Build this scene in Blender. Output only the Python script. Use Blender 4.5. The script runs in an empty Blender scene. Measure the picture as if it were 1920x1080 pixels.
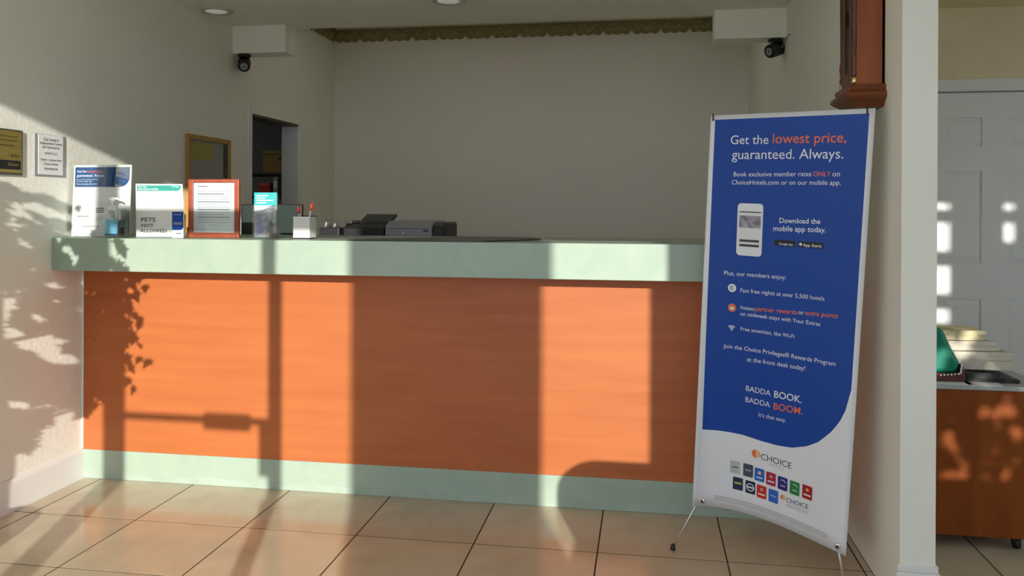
import bpy, math, random
from mathutils import Vector, Matrix
random.seed(7)
SC = bpy.context.scene
COL = SC.collection
PI = math.pi

# ------------------------------------------------------------------ camera
F_PX, PPX, PPY = 1606.21, -22.04, -145.68
YAW, PIT, ROL = -0.16783, 0.00248, 0.00384
CAMP = Vector((2.682, -3.897, 1.363))
fw = Vector((math.sin(YAW)*math.cos(PIT), math.cos(YAW)*math.cos(PIT), -math.sin(PIT)))
rt = Vector((math.cos(YAW), -math.sin(YAW), 0))
up = rt.cross(fw)
r2 = rt*math.cos(ROL)+up*math.sin(ROL)
u2 = -rt*math.sin(ROL)+up*math.cos(ROL)
cd = bpy.data.cameras.new('camera')
cam = bpy.data.objects.new('camera', cd)
COL.objects.link(cam)
cam.matrix_world = Matrix(((r2.x, u2.x, -fw.x, CAMP.x), (r2.y, u2.y, -fw.y, CAMP.y), (r2.z, u2.z, -fw.z, CAMP.z), (0, 0, 0, 1)))
cd.sensor_width = 36
cd.lens = F_PX/1920*36
cd.shift_x = -PPX/1920
cd.shift_y = PPY/1920
cd.clip_start = 0.05
SC.camera = cam
# ------------------------------------------------------------------ sky, sun, exposure
wd = bpy.data.worlds.new('sky')
SC.world = wd
wd.use_nodes = True
bg = wd.node_tree.nodes['Background']
bg.inputs[0].default_value = (0.84, 0.97, 1.17, 1)
bg.inputs[1].default_value = 1.9
TAZ, TEL = 0.305, 0.233          # metres sideways and down per metre of depth
sd = Vector((-TAZ, 1, -TEL)).normalized()
sl = bpy.data.lights.new('sun', 'SUN')
sl.energy = 4.0
sl.angle = math.radians(0.42)
sl.color = (1.0, 0.95, 0.86)
so = bpy.data.objects.new('sun', sl)
so.rotation_euler = sd.to_track_quat('-Z', 'Y').to_euler()
so.location = (3, -9, 6)
COL.objects.link(so)
vs = SC.view_settings
vs.view_transform = 'Standard'
vs.look = 'None'
vs.exposure = 0.65
SC.cycles.max_bounces = 14
SC.cycles.diffuse_bounces = 10
vs.gamma = 1
vs.use_curve_mapping = False

# ------------------------------------------------------------------ helpers
def lin(r, g, b):
    f = lambda c: (c/255/12.92) if c/255 <= .04045 else ((c/255+.055)/1.055)**2.4
    return (f(r), f(g), f(b))
MATS = {}
def mat(name, col, rough=.6, col2=None, scale=(4, 4, 4), bump=0, bscale=60, spec=.4, metal=0, rnd=0, coat=0, distort=.5, detail=4, lo=.35, hi=.65):
    m = bpy.data.materials.new(name)
    m.use_nodes = True
    nt = m.node_tree
    b = nt.nodes['Principled BSDF']
    b.inputs['Roughness'].default_value = rough
    b.inputs['Metallic'].default_value = metal
    b.inputs['Specular IOR Level'].default_value = spec
    if coat:
        b.inputs['Coat Weight'].default_value = coat
        b.inputs['Coat Roughness'].default_value = .08
    tc = nt.nodes.new('ShaderNodeTexCoord')
    if col2 is None:
        col2 = tuple(c*.93 for c in col)
    mp = nt.nodes.new('ShaderNodeMapping')
    mp.inputs['Scale'].default_value = scale
    nt.links.new(tc.outputs['Object'], mp.inputs[0])
    nz = nt.nodes.new('ShaderNodeTexNoise')
    nz.inputs['Scale'].default_value = 1
    nz.inputs['Detail'].default_value = detail
    nz.inputs['Distortion'].default_value = distort
    nt.links.new(mp.outputs[0], nz.inputs['Vector'])
    rp = nt.nodes.new('ShaderNodeValToRGB')
    rp.color_ramp.elements[0].position = lo
    rp.color_ramp.elements[1].position = hi
    rp.color_ramp.elements[0].color = (*col2, 1)
    rp.color_ramp.elements[1].color = (*col, 1)
    nt.links.new(nz.outputs[0], rp.inputs[0])
    out = rp.outputs[0]
    if rnd:
        oi = nt.nodes.new('ShaderNodeObjectInfo')
        hs = nt.nodes.new('ShaderNodeHueSaturation')
        mr = nt.nodes.new('ShaderNodeMapRange')
        mr.inputs['To Min'].default_value = 1-rnd
        mr.inputs['To Max'].default_value = 1+rnd
        nt.links.new(oi.outputs['Random'], mr.inputs[0])
        nt.links.new(mr.outputs[0], hs.inputs['Value'])
        nt.links.new(out, hs.inputs['Color'])
        out = hs.outputs[0]
    nt.links.new(out, b.inputs['Base Color'])
    if bump:
        n2 = nt.nodes.new('ShaderNodeTexNoise')
        n2.inputs['Scale'].default_value = bscale
        n2.inputs['Detail'].default_value = 3
        nt.links.new(tc.outputs['Object'], n2.inputs['Vector'])
        bp = nt.nodes.new('ShaderNodeBump')
        bp.inputs['Strength'].default_value = bump
        bp.inputs['Distance'].default_value = .004
        nt.links.new(n2.outputs[0], bp.inputs['Height'])
        nt.links.new(bp.outputs[0], b.inputs['Normal'])
    MATS[name] = m
    return m
def clear(name, refl=.07, tint=(1, 1, 1), rough=.02):
    m = bpy.data.materials.new(name)
    m.use_nodes = True
    nt = m.node_tree
    nt.nodes.clear()
    o = nt.nodes.new('ShaderNodeOutputMaterial')
    mx = nt.nodes.new('ShaderNodeMixShader')
    t = nt.nodes.new('ShaderNodeBsdfTransparent')
    t.inputs[0].default_value = (*tint, 1)
    g = nt.nodes.new('ShaderNodeBsdfGlossy')
    g.inputs['Roughness'].default_value = rough
    mx.inputs[0].default_value = refl
    nt.links.new(t.outputs[0], mx.inputs[1])
    nt.links.new(g.outputs[0], mx.inputs[2])
    nt.links.new(mx.outputs[0], o.inputs[0])
    MATS[name] = m
    return m

WALL = mat('plaster', (.85, .845, .76), .75, (.825, .82, .735), (1.5, 1.5, 1.5), bump=.5, bscale=38, spec=.25)
WALLB = mat('office_paint', (.78, .745, .67), .5, (.76, .725, .65), (1, 1, 1), bump=.15, bscale=60, spec=.35)
CEIL = mat('ceiling_paint', (.88, .88, .80), .85, (.86, .86, .78), (2, 2, 2), bump=.2, bscale=90, spec=.2)
HALLW = mat('hall_paint', (.74, .65, .44), .75, bump=.3, bscale=40)
WHITE = mat('white_paint', (.80, .80, .78), .4, (.77, .77, .75), (3, 3, 3))
DOORW = mat('door_paint', (.72, .74, .73), .45, (.70, .72, .71), (2, 2, 2))
TILE = mat('floor_tile', lin(208, 196, 170), .16, lin(194, 181, 154), (2.2, 2.2, 2.2), bump=.05, bscale=12, spec=.55, rnd=.05, distort=1.5)
GROUT = mat('grout', lin(62, 46, 32), .9)
CHERRY = mat('cherry_laminate', (.46, .14, .044), .42, (.40, .113, .034), (1.6, 1.6, 18), spec=.3, distort=.35, detail=8, lo=.3, hi=.7)
CARTW = mat('cart_wood', (.25, .065, .012), .35, (.20, .048, .009), (10, 10, 1.6), spec=.2, distort=1.2, detail=6)
GREEN = mat('sage_laminate', (.35, .44, .35), .33, (.315, .41, .335), (5, 5, 5), spec=.4, distort=1.5, detail=6)
CLOCKW = mat('clock_wood', (.33, .085, .016), .35, (.23, .055, .011), (7, 7, 1.2), spec=.5, distort=1)
CLOCKD = mat('clock_dark_wood', (.13, .032, .014), .35, (.09, .024, .01), (7, 7, 2), spec=.5)
CLOCKM = mat('clock_moulding_wood', (.20, .05, .013), .35, (.14, .035, .01), (7, 7, 2), spec=.5)
BRASS = mat('brass', (.75, .55, .25), .25, metal=1)
OLDBRASS = mat('brushed_brass', (.50, .40, .12), .35, (.42, .33, .09), (2, 2, 20), metal=.7)
BLACK = mat('black_plastic', (.018, .018, .02), .45)
DARKG = mat('dark_grey_plastic', (.045, .047, .05), .5)
GREYP = mat('grey_plastic', (.30, .31, .31), .5)
PAPER = mat('paper', (.80, .80, .80), .6)
WHITEP = mat('white_plastic', (.78, .77, .74), .4)
BANNER = mat('banner_vinyl', (.78, .79, .82), .32, (.76, .77, .80), (3, 3, 3), spec=.5)
BLUE = mat('print_blue', (.011, .064, .34), .38, (.010, .058, .32), (3, 3, 3), spec=.22)
ORANGE = mat('print_orange', (.80, .16, .055), .4)
INKW = mat('print_white', (.80, .83, .88), .4)
INKG = mat('print_dark_grey', (.06, .06, .07), .5)
INKP = mat('print_pale_grey', (.45, .45, .47), .5)
INKK = mat('print_black', (.012, .012, .014), .5)
TEAL = mat('print_teal', (.04, .33, .28), .4)
TEAL2 = mat('print_aqua', (.06, .45, .47), .4)
NAVY = mat('print_flyer_blue', (.012, .07, .22), .6, spec=.15)
CHROME = mat('chrome', (.8, .8, .8), .18, metal=1)
ALU = mat('aluminium', (.62, .61, .57), .35, metal=.8)
REDW = mat('red_wood', (.36, .085, .04), .4, (.28, .06, .03), (20, 20, 20))
PINE = mat('gold_oak', (.48, .27, .06), .45, (.40, .21, .045), (20, 20, 20))
BORDER = mat('border_paper', (.30, .26, .12), .8, (.23, .195, .08), (25, 25, 25))
BORDER2 = mat('border_relief', (.56, .48, .29), .8, (.44, .37, .20), (40, 40, 40))
FRAMEB = mat('bronze_frame', (.08, .07, .06), .5)
STUCCO = mat('stucco', (.55, .50, .42), .9, bump=.4, bscale=40)
ASPHALT = mat('concrete', (.42, .41, .38), .9, (.37, .36, .335), (3, 3, 3))
LEAF = mat('leaf', (.06, .16, .035), .5, (.04, .11, .025), (9, 9, 9))
BARK = mat('bark', (.12, .08, .05), .9, bump=.5, bscale=30)
TERRA = mat('terracotta', (.34, .13, .06), .8)
TOWEL = mat('towel_cloth', (.62, .57, .47), .95, (.56, .51, .42), (30, 30, 30), bump=.4, bscale=300)
TOWEL2 = mat('cream_cloth', (.66, .58, .36), .95, bump=.4, bscale=300)
BAGG = mat('green_satin', (.0, .23, .13), .35, (.0, .17, .11), (6, 6, 6))
BAGR = mat('maroon_cloth', (.11, .032, .03), .7)
CARD = mat('cardboard', (.22, .15, .06), .9)
REDBOX = mat('red_carton', (.45, .03, .035), .6)
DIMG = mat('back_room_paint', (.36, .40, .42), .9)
UPHOL = mat('brown_upholstery', (.16, .10, .07), .8)
LENS = mat('lamp_lens', (.82, .82, .80), .35)
RING = mat('lamp_ring', (.60, .59, .50), .5)
LENS.node_tree.nodes['Principled BSDF'].inputs['Emission Color'].default_value = (1, .98, .94, 1)
LENS.node_tree.nodes['Principled BSDF'].inputs['Emission Strength'].default_value = .10  # faint glow added so the unlit lens looks brighter
SCREEN = mat('screen_glass', (.035, .05, .045), .25, spec=.6)
LCARD = mat('photo_print', (.18, .17, .22), .5, (.42, .42, .45), (40, 40, 40))
GLASS = clear('window_glass', .06)
ACRYL = clear('acrylic', .05, (.96, .98, .98), .03)
BOTTLE = clear('clear_plastic', .16, (.86, .93, .93), .08)
CGLASS = clear('clock_glass', .18, (.75, .80, .70), .05)

def tag(o, label=None, cat=None, group=None, kind=None):
    if label: o['label'] = label
    if cat: o['category'] = cat
    if group: o['group'] = group
    if kind: o['kind'] = kind
    return o
def empty(name, loc, label=None, cat=None, group=None):
    o = bpy.data.objects.new(name, None)
    o.location = loc
    o.empty_display_size = .1
    COL.objects.link(o)
    return tag(o, label, cat, group)
def wloc(o):
    v = Vector(o.location)
    while o.parent:
        o = o.parent
        v += Vector(o.location)
    return v
class MB:
    def __init__(s):
        s.v, s.f, s.sm = [], [], []
    def add(s, vs_, fs, smooth=False):
        n = len(s.v)
        s.v += [tuple(a) for a in vs_]
        s.f += [tuple(i+n for i in f) for f in fs]
        s.sm += [smooth]*len(fs)
        return s
    def box(s, x0, y0, z0, x1, y1, z1, M=None):
        c = [(x0, y0, z0), (x1, y0, z0), (x1, y1, z0), (x0, y1, z0), (x0, y0, z1), (x1, y0, z1), (x1, y1, z1), (x0, y1, z1)]
        if M: c = [M @ Vector(p) for p in c]
        return s.add(c, [(3, 2, 1, 0), (4, 5, 6, 7), (0, 1, 5, 4), (1, 2, 6, 5), (2, 3, 7, 6), (3, 0, 4, 7)])
    def prism(s, poly, a0, a1, axis='y', M=None):
        # poly: 2d outline; axis: the axis along which it is extruded
        n = len(poly)
        def P(p, a):
            q = {'y': (p[0], a, p[1]), 'x': (a, p[0], p[1]), 'z': (p[0], p[1], a)}[axis]
            return M @ Vector(q) if M else q
        vs_ = [P(p, a0) for p in poly]+[P(p, a1) for p in poly]
        fs = [tuple(range(n)), tuple(range(2*n-1, n-1, -1))]+[(i, i+n, (i+1) % n+n, (i+1) % n) for i in range(n)]
        return s.add(vs_, fs)
    def tube(s, pts, r, seg=8, caps=True, smooth=True):
        pts = [Vector(p) for p in pts]
        rs = r if isinstance(r, (list, tuple)) else [r]*len(pts)
        vs_, fs = [], []
        for i, p in enumerate(pts):
            d = (pts[min(i+1, len(pts)-1)]-pts[max(i-1, 0)]).normalized()
            a = d.orthogonal().normalized() if i == 0 else (a-d*a.dot(d)).normalized()
            b = d.cross(a)
            for k in range(seg):
                t = 2*PI*k/seg
                vs_.append(p+(a*math.cos(t)+b*math.sin(t))*rs[i])
        for i in range(len(pts)-1):
            for k in range(seg):
                fs.append((i*seg+k, i*seg+(k+1) % seg, (i+1)*seg+(k+1) % seg, (i+1)*seg+k))
        s.add(vs_, fs, smooth)
        if caps:
            n = len(s.v)-len(vs_)
            s.f += [tuple(n+k for k in range(seg-1, -1, -1)), tuple(n+(len(pts)-1)*seg+k for k in range(seg))]
            s.sm += [False, False]
        return s
    def lathe(s, prof, cx, cy, seg=20, smooth=True, M=None):
        vs_, fs = [], []
        for r, z in prof:
            for k in range(seg):
                t = 2*PI*k/seg
                q = Vector((cx+r*math.cos(t), cy+r*math.sin(t), z))
                vs_.append(M @ q if M else q)
        for i in range(len(prof)-1):
            for k in range(seg):
                fs.append((i*seg+k, i*seg+(k+1) % seg, (i+1)*seg+(k+1) % seg, (i+1)*seg+k))
        s.add(vs_, fs, smooth)
        n = len(s.v)-len(vs_)
        s.f += [tuple(n+k for k in range(seg-1, -1, -1)), tuple(n+(len(prof)-1)*seg+k for k in range(seg))]
        s.sm += [False, False]
        return s
    def build(s, name, m, parent=None, bevel=0, seg=2, **kw):
        off = wloc(parent) if parent else Vector((0, 0, 0))
        me = bpy.data.meshes.new(name)
        me.from_pydata([tuple(Vector(v)-off) for v in s.v], [], s.f)
        for pl, q in zip(me.polygons, s.sm): pl.use_smooth = q
        me.materials.append(m)
        me.validate()
        me.update()
        o = bpy.data.objects.new(name, me)
        COL.objects.link(o)
        if parent: o.parent = parent
        if bevel:
            b = o.modifiers.new('bevel', 'BEVEL')
            b.width = bevel
            b.segments = seg
            b.limit_method = 'ANGLE'
        return tag(o, **kw)
    def rebase(s, loc):
        s.v = [tuple(Vector(v)-Vector(loc)) for v in s.v]
        return s
def boxo(name, m, x0, y0, z0, x1, y1, z1, parent=None, bevel=.003, **kw):
    return MB().box(x0, y0, z0, x1, y1, z1).build(name, m, parent, bevel, **kw)
def struct(name, m, boxes, bevel=0, parent=None):
    b = MB()
    for q in boxes: b.box(*q)
    o = b.build(name, m, parent, bevel)
    if not parent: o['kind'] = 'structure'
    return o
_tc = {}
def text_geo(body, bold=0):
    k = (body, bold)
    if k in _tc: return _tc[k]
    cu = bpy.data.curves.new('t', 'FONT')
    cu.body = body
    cu.size = 1
    cu.resolution_u = 3
    cu.offset = .008 if bold else 0
    ob = bpy.data.objects.new('t', cu)
    COL.objects.link(ob)
    dg = bpy.context.evaluated_depsgraph_get()
    me = bpy.data.meshes.new_from_object(ob.evaluated_get(dg))
    vs_ = [tuple(v.co) for v in me.vertices]
    fs = [tuple(p.vertices) for p in me.polygons]
    bpy.data.objects.remove(ob)
    bpy.data.meshes.remove(me)
    bpy.data.curves.remove(cu)
    x0 = min(v[0] for v in vs_)
    x1 = max(v[0] for v in vs_)
    vs_ = [((v[0]-x0), v[1]) for v in vs_]
    _tc[k] = (vs_, fs, x1-x0)
    return _tc[k]
def text_on(mb, body, p0, ex, ey, width, bold=0, hs=1.0):
    # lettering laid on a plane: p0 left end of the baseline, ex along it, ey up
    vs_, fs, w = text_geo(body, bold)
    k = width/w
    p0, ex, ey = Vector(p0), Vector(ex), Vector(ey)
    mb.add([p0+ex*(v[0]*k)+ey*(v[1]*k*hs) for v in vs_], fs)
    return mb

XL, XR, YB, YF = -.108, 3.529, 3.531, -.228
YW = -4.4
CT, CB = 1.214, 1.058
CZ = 2.6
AC = 2.975
# ================================================================== the setting
# floor: a grout bed that carries every tile as a child
fl = struct('floor', GROUT, [(-2.2, YW-.02, -.10, 7.3, 5.2, -.0005)])
G = .003
tmesh = {}
def tile(x0, y0, x1, y1):
    w, h = round(x1-x0, 4), round(y1-y0, 4)
    k = (w, h)
    if k not in tmesh:
        b = MB()
        e = .0003
        a0, b0 = w/2-G, h/2-G
        vs_ = [(-a0, -b0, -.02), (a0, -b0, -.02), (a0, b0, -.02), (-a0, b0, -.02), (-a0, -b0, -e), (a0, -b0, -e), (a0, b0, -e), (-a0, b0, -e),
               (-a0+e, -b0+e, 0), (a0-e, -b0+e, 0), (a0-e, b0-e, 0), (-a0+e, b0-e, 0)]
        b.add(vs_, [(8, 9, 10, 11)]+[(i, (i+1) % 4, 4+(i+1) % 4, 4+i) for i in range(4)]+[(4+i, 4+(i+1) % 4, 8+(i+1) % 4, 8+i) for i in range(4)])
        me = bpy.data.meshes.new('tile')
        me.from_pydata(b.v, [], b.f)
        me.materials.append(TILE)
        tmesh[k] = me
    o = bpy.data.objects.new('tile', tmesh[k])
    o.location = ((x0+x1)/2, (y0+y1)/2, 0)
    COL.objects.link(o)
    o.parent = fl
def grid(xa, xb, ya, yb):
    i0, i1 = math.floor(xa/.5), math.ceil(xb/.5)
    j0, j1 = math.floor((ya+.488)/.5), math.ceil((yb+.488)/.5)
    for i in range(i0, i1):
        for j in range(j0, j1):
            x0, x1 = max(xa, i*.5), min(xb, i*.5+.5)
            y0, y1 = max(ya, j*.5-.488), min(yb, j*.5+.012)
            if x1-x0 > .006 and y1-y0 > .006: tile(x0, y0, x1, y1)
grid(XL, XR, YW+.14, 0.012)
grid(XL, XR, .45, YB)
grid(XR, 6.0, YW+.14, -.988)
grid(XR+.112, 5.2, -.988, 1.45)
# walls
struct('wall_left', WALL, [(XL-.14, YW, 0, XL, 1.86, 3.05), (XL-.14, 2.715, 0, XL, YB, 3.05), (XL-.14, 1.86, 2.035, XL, 2.715, 3.05)])
wb = struct('wall_back', WALLB, [(XL, YB, 0, XR+.112, YB+.12, 3.05)])
struct('wall_right', WALL, [(XR, -.839, 0, XR+.112, YB, 3.05)])
struct('wall_hall', HALLW, [(XR+.112, 1.45, 0, 4.16, 1.57, 2.6), (5.12, 1.45, 0, 7.2, 1.57, 2.6), (4.16, 1.45, 2.06, 5.12, 1.57, 2.6)])
struct('wall_far_right', WALL, [(7.2, YW-.15, 0, 7.32, -3.6, 3.05), (7.2, -.78, 0, 7.32, 1.57, 3.05), (7.2, -3.6, 0, 7.32, -.78, .8), (7.2, -3.6, 2.35, 7.32, -.78, 3.05)])
# front wall with the glazed entrance and the two hall windows
struct('wall_front', WALL, [(XL-.14, YW-.15, 2.75, 4.09, YW, 3.05), (4.09, YW-.15, 0, 5.12, YW, 3.05), (5.12, YW-.15, 0, 5.5, YW, 1.245), (5.12, YW-.15, 2.1, 5.5, YW, 3.05),
                             (5.5, YW-.15, 0, 5.95, YW, 3.05), (5.95, YW-.15, 0, 6.85, YW, 1.95), (5.95, YW-.15, 2.80, 6.85, YW, 3.05), (6.85, YW-.15, 0, 7.2, YW, 3.05)])
# ceilings: higher over the lobby, dropped over the counter and the hall, raised over the office
struct('ceiling', CEIL, [(XL, -1.2, CZ, XR, 1.58, CZ+.38)])
struct('ceiling', CEIL, [(XL-.14, YW-.15, 3.05, 7.32, -1.0, 3.15)])
struct('ceiling', HALLW, [(XR+.112, -1.2, 2.535, 7.2, 1.45, 2.98)])
struct('ceiling', CEIL, [(XL, 1.58, AC, XR, YB, AC+.08)])
struct('ceiling', CEIL, [(XL-.14, -1.0, 3.05, 7.32, YB+.12, 3.15)])
# the old partition: two stubs hanging under the ceiling and the head between them
struct('wall_header', CEIL, [(XL, 1.58, 2.415, .275, 1.752, AC), (3.102, 1.58, 2.42, XR, 1.752, AC), (.275, 1.60, CZ+.005, 3.102, 1.752, AC)])
struct('added_bulkhead', CEIL, [(XL, -1.32, 2.42, XR+.112, -1.2, 3.05)])  # unseen drop beam added to keep window light off the ceiling stubs
# back room behind the doorway
struct('wall_back_room', DIMG, [(-2.2, 1.4, 0, XL-.14, 1.5, 2.7), (-2.3, 1.4, 0, -2.2, 5.2, 2.7), (-2.3, 5.1, 0, 1.0, 5.2, 2.7), (.9, YB+.16, 0, 1.0, 5.1, 2.7), (XL-.14, YB+.12, 0, 1.0, YB+.16, 2.7), (-2.3, 1.4, 2.7, XL-.14, 5.2, 2.78), (XL-.14, YB+.12, 2.7, 1.0, 5.2, 2.78), (XL-.14, YB, 0, XL, YB+.12, 2.78)])
# baseboards
def bbprof(t=.014, h=.15): return [(0, 0), (t, 0), (t, h-.02), (t*.55, h-.004), (0, h)]
bb = MB()
bb.prism([(XL+a, z) for a, z in bbprof()], YW+.15, .0, 'y')
bb.build('baseboard_left', WHITE, kind='structure')
bb = MB()
x0, x1, y0 = XR, XR+.112, -.839
h = .175
for pth, axis in (((x0-.014, y0-.014, x1+.014, y0), 0), ((x1, y0, x1+.014, 1.45), 1)):
    bb.box(pth[0], pth[1], 0, pth[2], pth[3], h-.025)
bb.box(x0-.008, y0-.008, h-.025, x1+.008, y0, h).box(x1, y0, h-.025, x1+.008, 1.45, h)
bb.build('baseboard_right', WHITE, kind='structure', bevel=.004)
# doorway lining and casing in the left wall
dt = empty('trim_1', (XL, 1.86, 0))
dt['kind'] = 'structure'
w = .012
MB().box(XL, 1.80, 0, XL+w, 1.86, 2.10).build('casing', WHITE, dt, .003)
MB().box(XL, 2.715, 0, XL+w, 2.775, 2.10).build('casing', WHITE, dt, .003)
MB().box(XL, 1.86, 2.035, XL+w, 2.715, 2.10).build('casing', WALL, dt, .003)
MB().box(XL-.14, 2.70, 0, XL+.004, 2.715, 2.035).build('jamb', WHITE, dt, .002)
MB().box(XL-.14, 1.86, 0, XL+.004, 1.872, 2.035).build('jamb', WHITE, dt, .002)
MB().box(XL-.14, 1.872, 2.02, XL+.004, 2.70, 2.035).build('head_jamb', FRAMEB, dt, .002)
# scalloped border round the top of the office
def border(name, p0, p1, nrm):
    p0, p1, nrm = Vector(p0), Vector(p1), Vector(nrm)
    L = (p1-p0).length
    d = (p1-p0).normalized()
    rep = .235
    n = max(1, round(L/rep))
    st = L/n
    root = empty(name, tuple(p0))
    root['kind'] = 'structure'
    zt, zb = AC-.012, AC-.105
    def P(s, z, o): return p0+d*s+nrm*o+Vector((0, 0, z))
    # backing strip
    b = MB()
    b.add([P(0, zb+.03, 0), P(L, zb+.03, 0), P(L, zt, 0), P(0, zt, 0), P(0, zb+.03, .004), P(L, zb+.03, .004), P(L, zt, .004), P(0, zt, .004)],
          [(0, 1, 2, 3), (4, 5, 6, 7), (0, 1, 5, 4), (1, 2, 6, 5), (2, 3, 7, 6), (3, 0, 4, 7)])
    b.build('backing', BORDER, root)
    b = MB()
    b.add([P(0, zt, 0), P(L, zt, 0), P(L, AC, 0), P(0, AC, 0), P(0, zt, .014), P(L, zt, .014), P(L, AC, .02), P(0, AC, .02)],
          [(0, 1, 2, 3), (4, 5, 6, 7), (0, 1, 5, 4), (1, 2, 6, 5), (2, 3, 7, 6), (3, 0, 4, 7)])
    b.build('top_rail', BORDER, root)
    sc, sw = None, None
    for i in range(n):
        if sc is None:
            prof = []
            for k in range(25):
                t = k/24
                zz = zb+.012*abs(math.sin(t*PI*3))**.6*-1+.018*(1-min(1, math.sin(t*PI)*3))
                prof.append((st*(.012+.976*t), zz))
            prof += [(st*.988, zb+.055), (st*.012, zb+.055)]
            b = MB()
            m_ = len(prof)
            q = [P(a, z, .004) for a, z in prof]+[P(a, z, .008) for a, z in prof]
            b.add(q, [tuple(range(m_)), tuple(range(m_, 2*m_))]+[(k, (k+1) % m_, (k+1) % m_+m_, k+m_) for k in range(m_)])
            sc = b.build('scallop', BORDER, root)
            b = MB()
            for cx, s_ in ((.26, 1), (.5, -1), (.74, 1)):
                pts = []
                for k in range(13):
                    t = k/12
                    a = t*3.6*PI/2*s_+.4
                    r = .027*(1-.75*t)
                    pts.append(P(st*cx+r*math.cos(a)*1.25, zb+.048+r*math.sin(a)*1.1, .010))
                b.tube(pts, [.0045*(1-.5*k/12) for k in range(13)], 5)
            sw = b.build('scroll', BORDER2, root)
        else:
            for src in (sc, sw):
                c = src.copy()
                COL.objects.link(c)
                c.parent = root
                c.location = d*(st*i)
border('trim_2', (XL, YB, 0), (XR, YB, 0), (0, -1, 0))
border('trim_3', (XL, 1.76, 0), (XL, YB-.012, 0), (1, 0, 0))
border('trim_4', (XR, 1.76, 0), (XR, YB-.012, 0), (-1, 0, 0))

# white panelled door in the hall
dr = empty('door_1', (4.2, 1.45, 0))
dr['kind'] = 'structure'
X0, X1, ZT = 4.235, 5.045, 2.045
Yd = 1.47
mb = MB()
cols = ((4.400, 4.606), (4.748, 4.955))
rows = ((.22, .72), (.86, 1.585), (1.735, 1.90))
rows = ((.20, .845), (1.055, 1.59), (1.735, 1.90))
xs = [X0, cols[0][0], cols[0][1], cols[1][0], cols[1][1], X1]
for i in (0, 2, 4): mb.box(xs[i], Yd, .01, xs[i+1], Yd+.035, ZT)
zs = [.01, rows[0][0], rows[0][1], rows[1][0], rows[1][1], rows[2][0], rows[2][1], ZT]
for a, b in cols:
    for i in (0, 2, 4, 6): mb.box(a, Yd, zs[i], b, Yd+.035, zs[i+1])
mb.build('leaf', DOORW, dr)
for a, b in cols:
    for c, e in rows:
        t = .035
        MB().add([(a, Yd+.012, c), (b, Yd+.012, c), (b, Yd+.012, e), (a, Yd+.012, e), (a+t, Yd+.003, c+t), (b-t, Yd+.003, c+t), (b-t, Yd+.003, e-t), (a+t, Yd+.003, e-t)],
                 [(0, 1, 5, 4), (1, 2, 6, 5), (2, 3, 7, 6), (3, 0, 4, 7), (4, 5, 6, 7)]).build('panel', DOORW, dr)
boxo('casing', DOORW, 4.16, 1.432, 0, 4.23, 1.45, 2.12, dr)
boxo('casing', DOORW, 5.05, 1.432, 0, 5.12, 1.45, 2.12, dr)
boxo('casing', DOORW, 4.23, 1.432, 2.052, 5.05, 1.45, 2.12, dr)
boxo('jamb', DOORW, 4.16, 1.45, 0, 4.232, 1.57, 2.06, dr)
boxo('jamb', DOORW, 5.048, 1.45, 0, 5.12, 1.57, 2.06, dr)
boxo('jamb', DOORW, 4.232, 1.45, 2.05, 5.048, 1.57, 2.06, dr)
boxo('backing', DIMG, 4.232, 1.53, 0, 5.048, 1.57, 2.05, dr)
MB().lathe([(.012, 0), (.012, .03), (.028, .04), (.032, .055), (.022, .072), (.002, .076)], 0, 0, 14, M=Matrix.Translation((4.98, Yd, .95)) @ Matrix.Rotation(PI/2, 4, 'X')).build('knob', BRASS, dr)

# entrance glazing behind the viewer: side windows, door, transom
def glazed(name, x0, x1, z0, z1, st=.05, left=None, right=None, m=FRAMEB, bars=()):
    r = empty(name, (x0, YW, 0))
    r['kind'] = 'structure'
    l_, r_ = left or st, right or st
    ya, yb_ = YW-.10, YW-.04
    boxo('stile', m, x0, ya, z0, x0+l_, yb_, z1, r)
    boxo('stile', m, x1-r_, ya, z0, x1, yb_, z1, r)
    boxo('rail', m, x0+l_, ya, z0, x1-r_, yb_, z0+st, r)
    boxo('rail', m, x0+l_, ya, z1-st*.4, x1-r_, yb_, z1, r)
    for q in bars: boxo('glazing_bar', m, *q, r)
    boxo('pane', GLASS, x0+l_, YW-.074, z0+st, x1-r_, YW-.068, z1-st*.4, r, 0)
    return r
TB0, TB1 = 2.30, 2.358
struct('trim_5', FRAMEB, [(1.384, YW-.12, TB0, 4.09, YW-.02, TB1)])
glazed('window_1', XL, 1.384, 0, 2.75, .06, None, .006)
gd = glazed('door_2', 1.384, 2.306, 0, TB0, .07, .100, .050)
mb = MB()
mb.box(1.46, YW-.035, 1.336, 2.24, YW-.005, 1.368).build('push_bar', ALU, gd, .004)
mb = MB()
mb.box(1.90, YW-.038, 1.306, 2.14, YW-.002, 1.384).build('latch_case', ALU, gd, .004)
boxo('lock_plate', ALU, 2.19, YW-.035, 1.09, 2.256, YW-.01, 1.35, gd)
glazed('window_2', 2.306, 4.09, 0, TB0, .05, .006, .006)
glazed('window_3', 1.384, 4.09, TB1, 2.75, .02, .100, .006)
glazed('window_4', 5.12, 5.5, 1.245, 2.1, .03)
bars = []
for z in (2.0, 2.17, 2.42, 2.675):
    bars.append((5.95, YW-.10, z, 6.85, YW-.04, z+.082 if z != 2.675 else 2.745))
bars += [(6.253, YW-.10, 1.95, 6.531, YW-.04, 2.8), (6.60, YW-.10, 1.95, 6.85, YW-.04, 2.8), (6.531, YW-.10, 1.95, 6.60, YW-.04, 2.56)]  # bars sized to the sun patches; last one added as a blocker
glazed('window_5', 5.95, 6.85, 1.95, 2.80, .02, bars=bars)
r = empty('fill_window', (7.2, -1.5, .5))  # unseen window added to brighten the hall
r['kind'] = 'structure'
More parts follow.
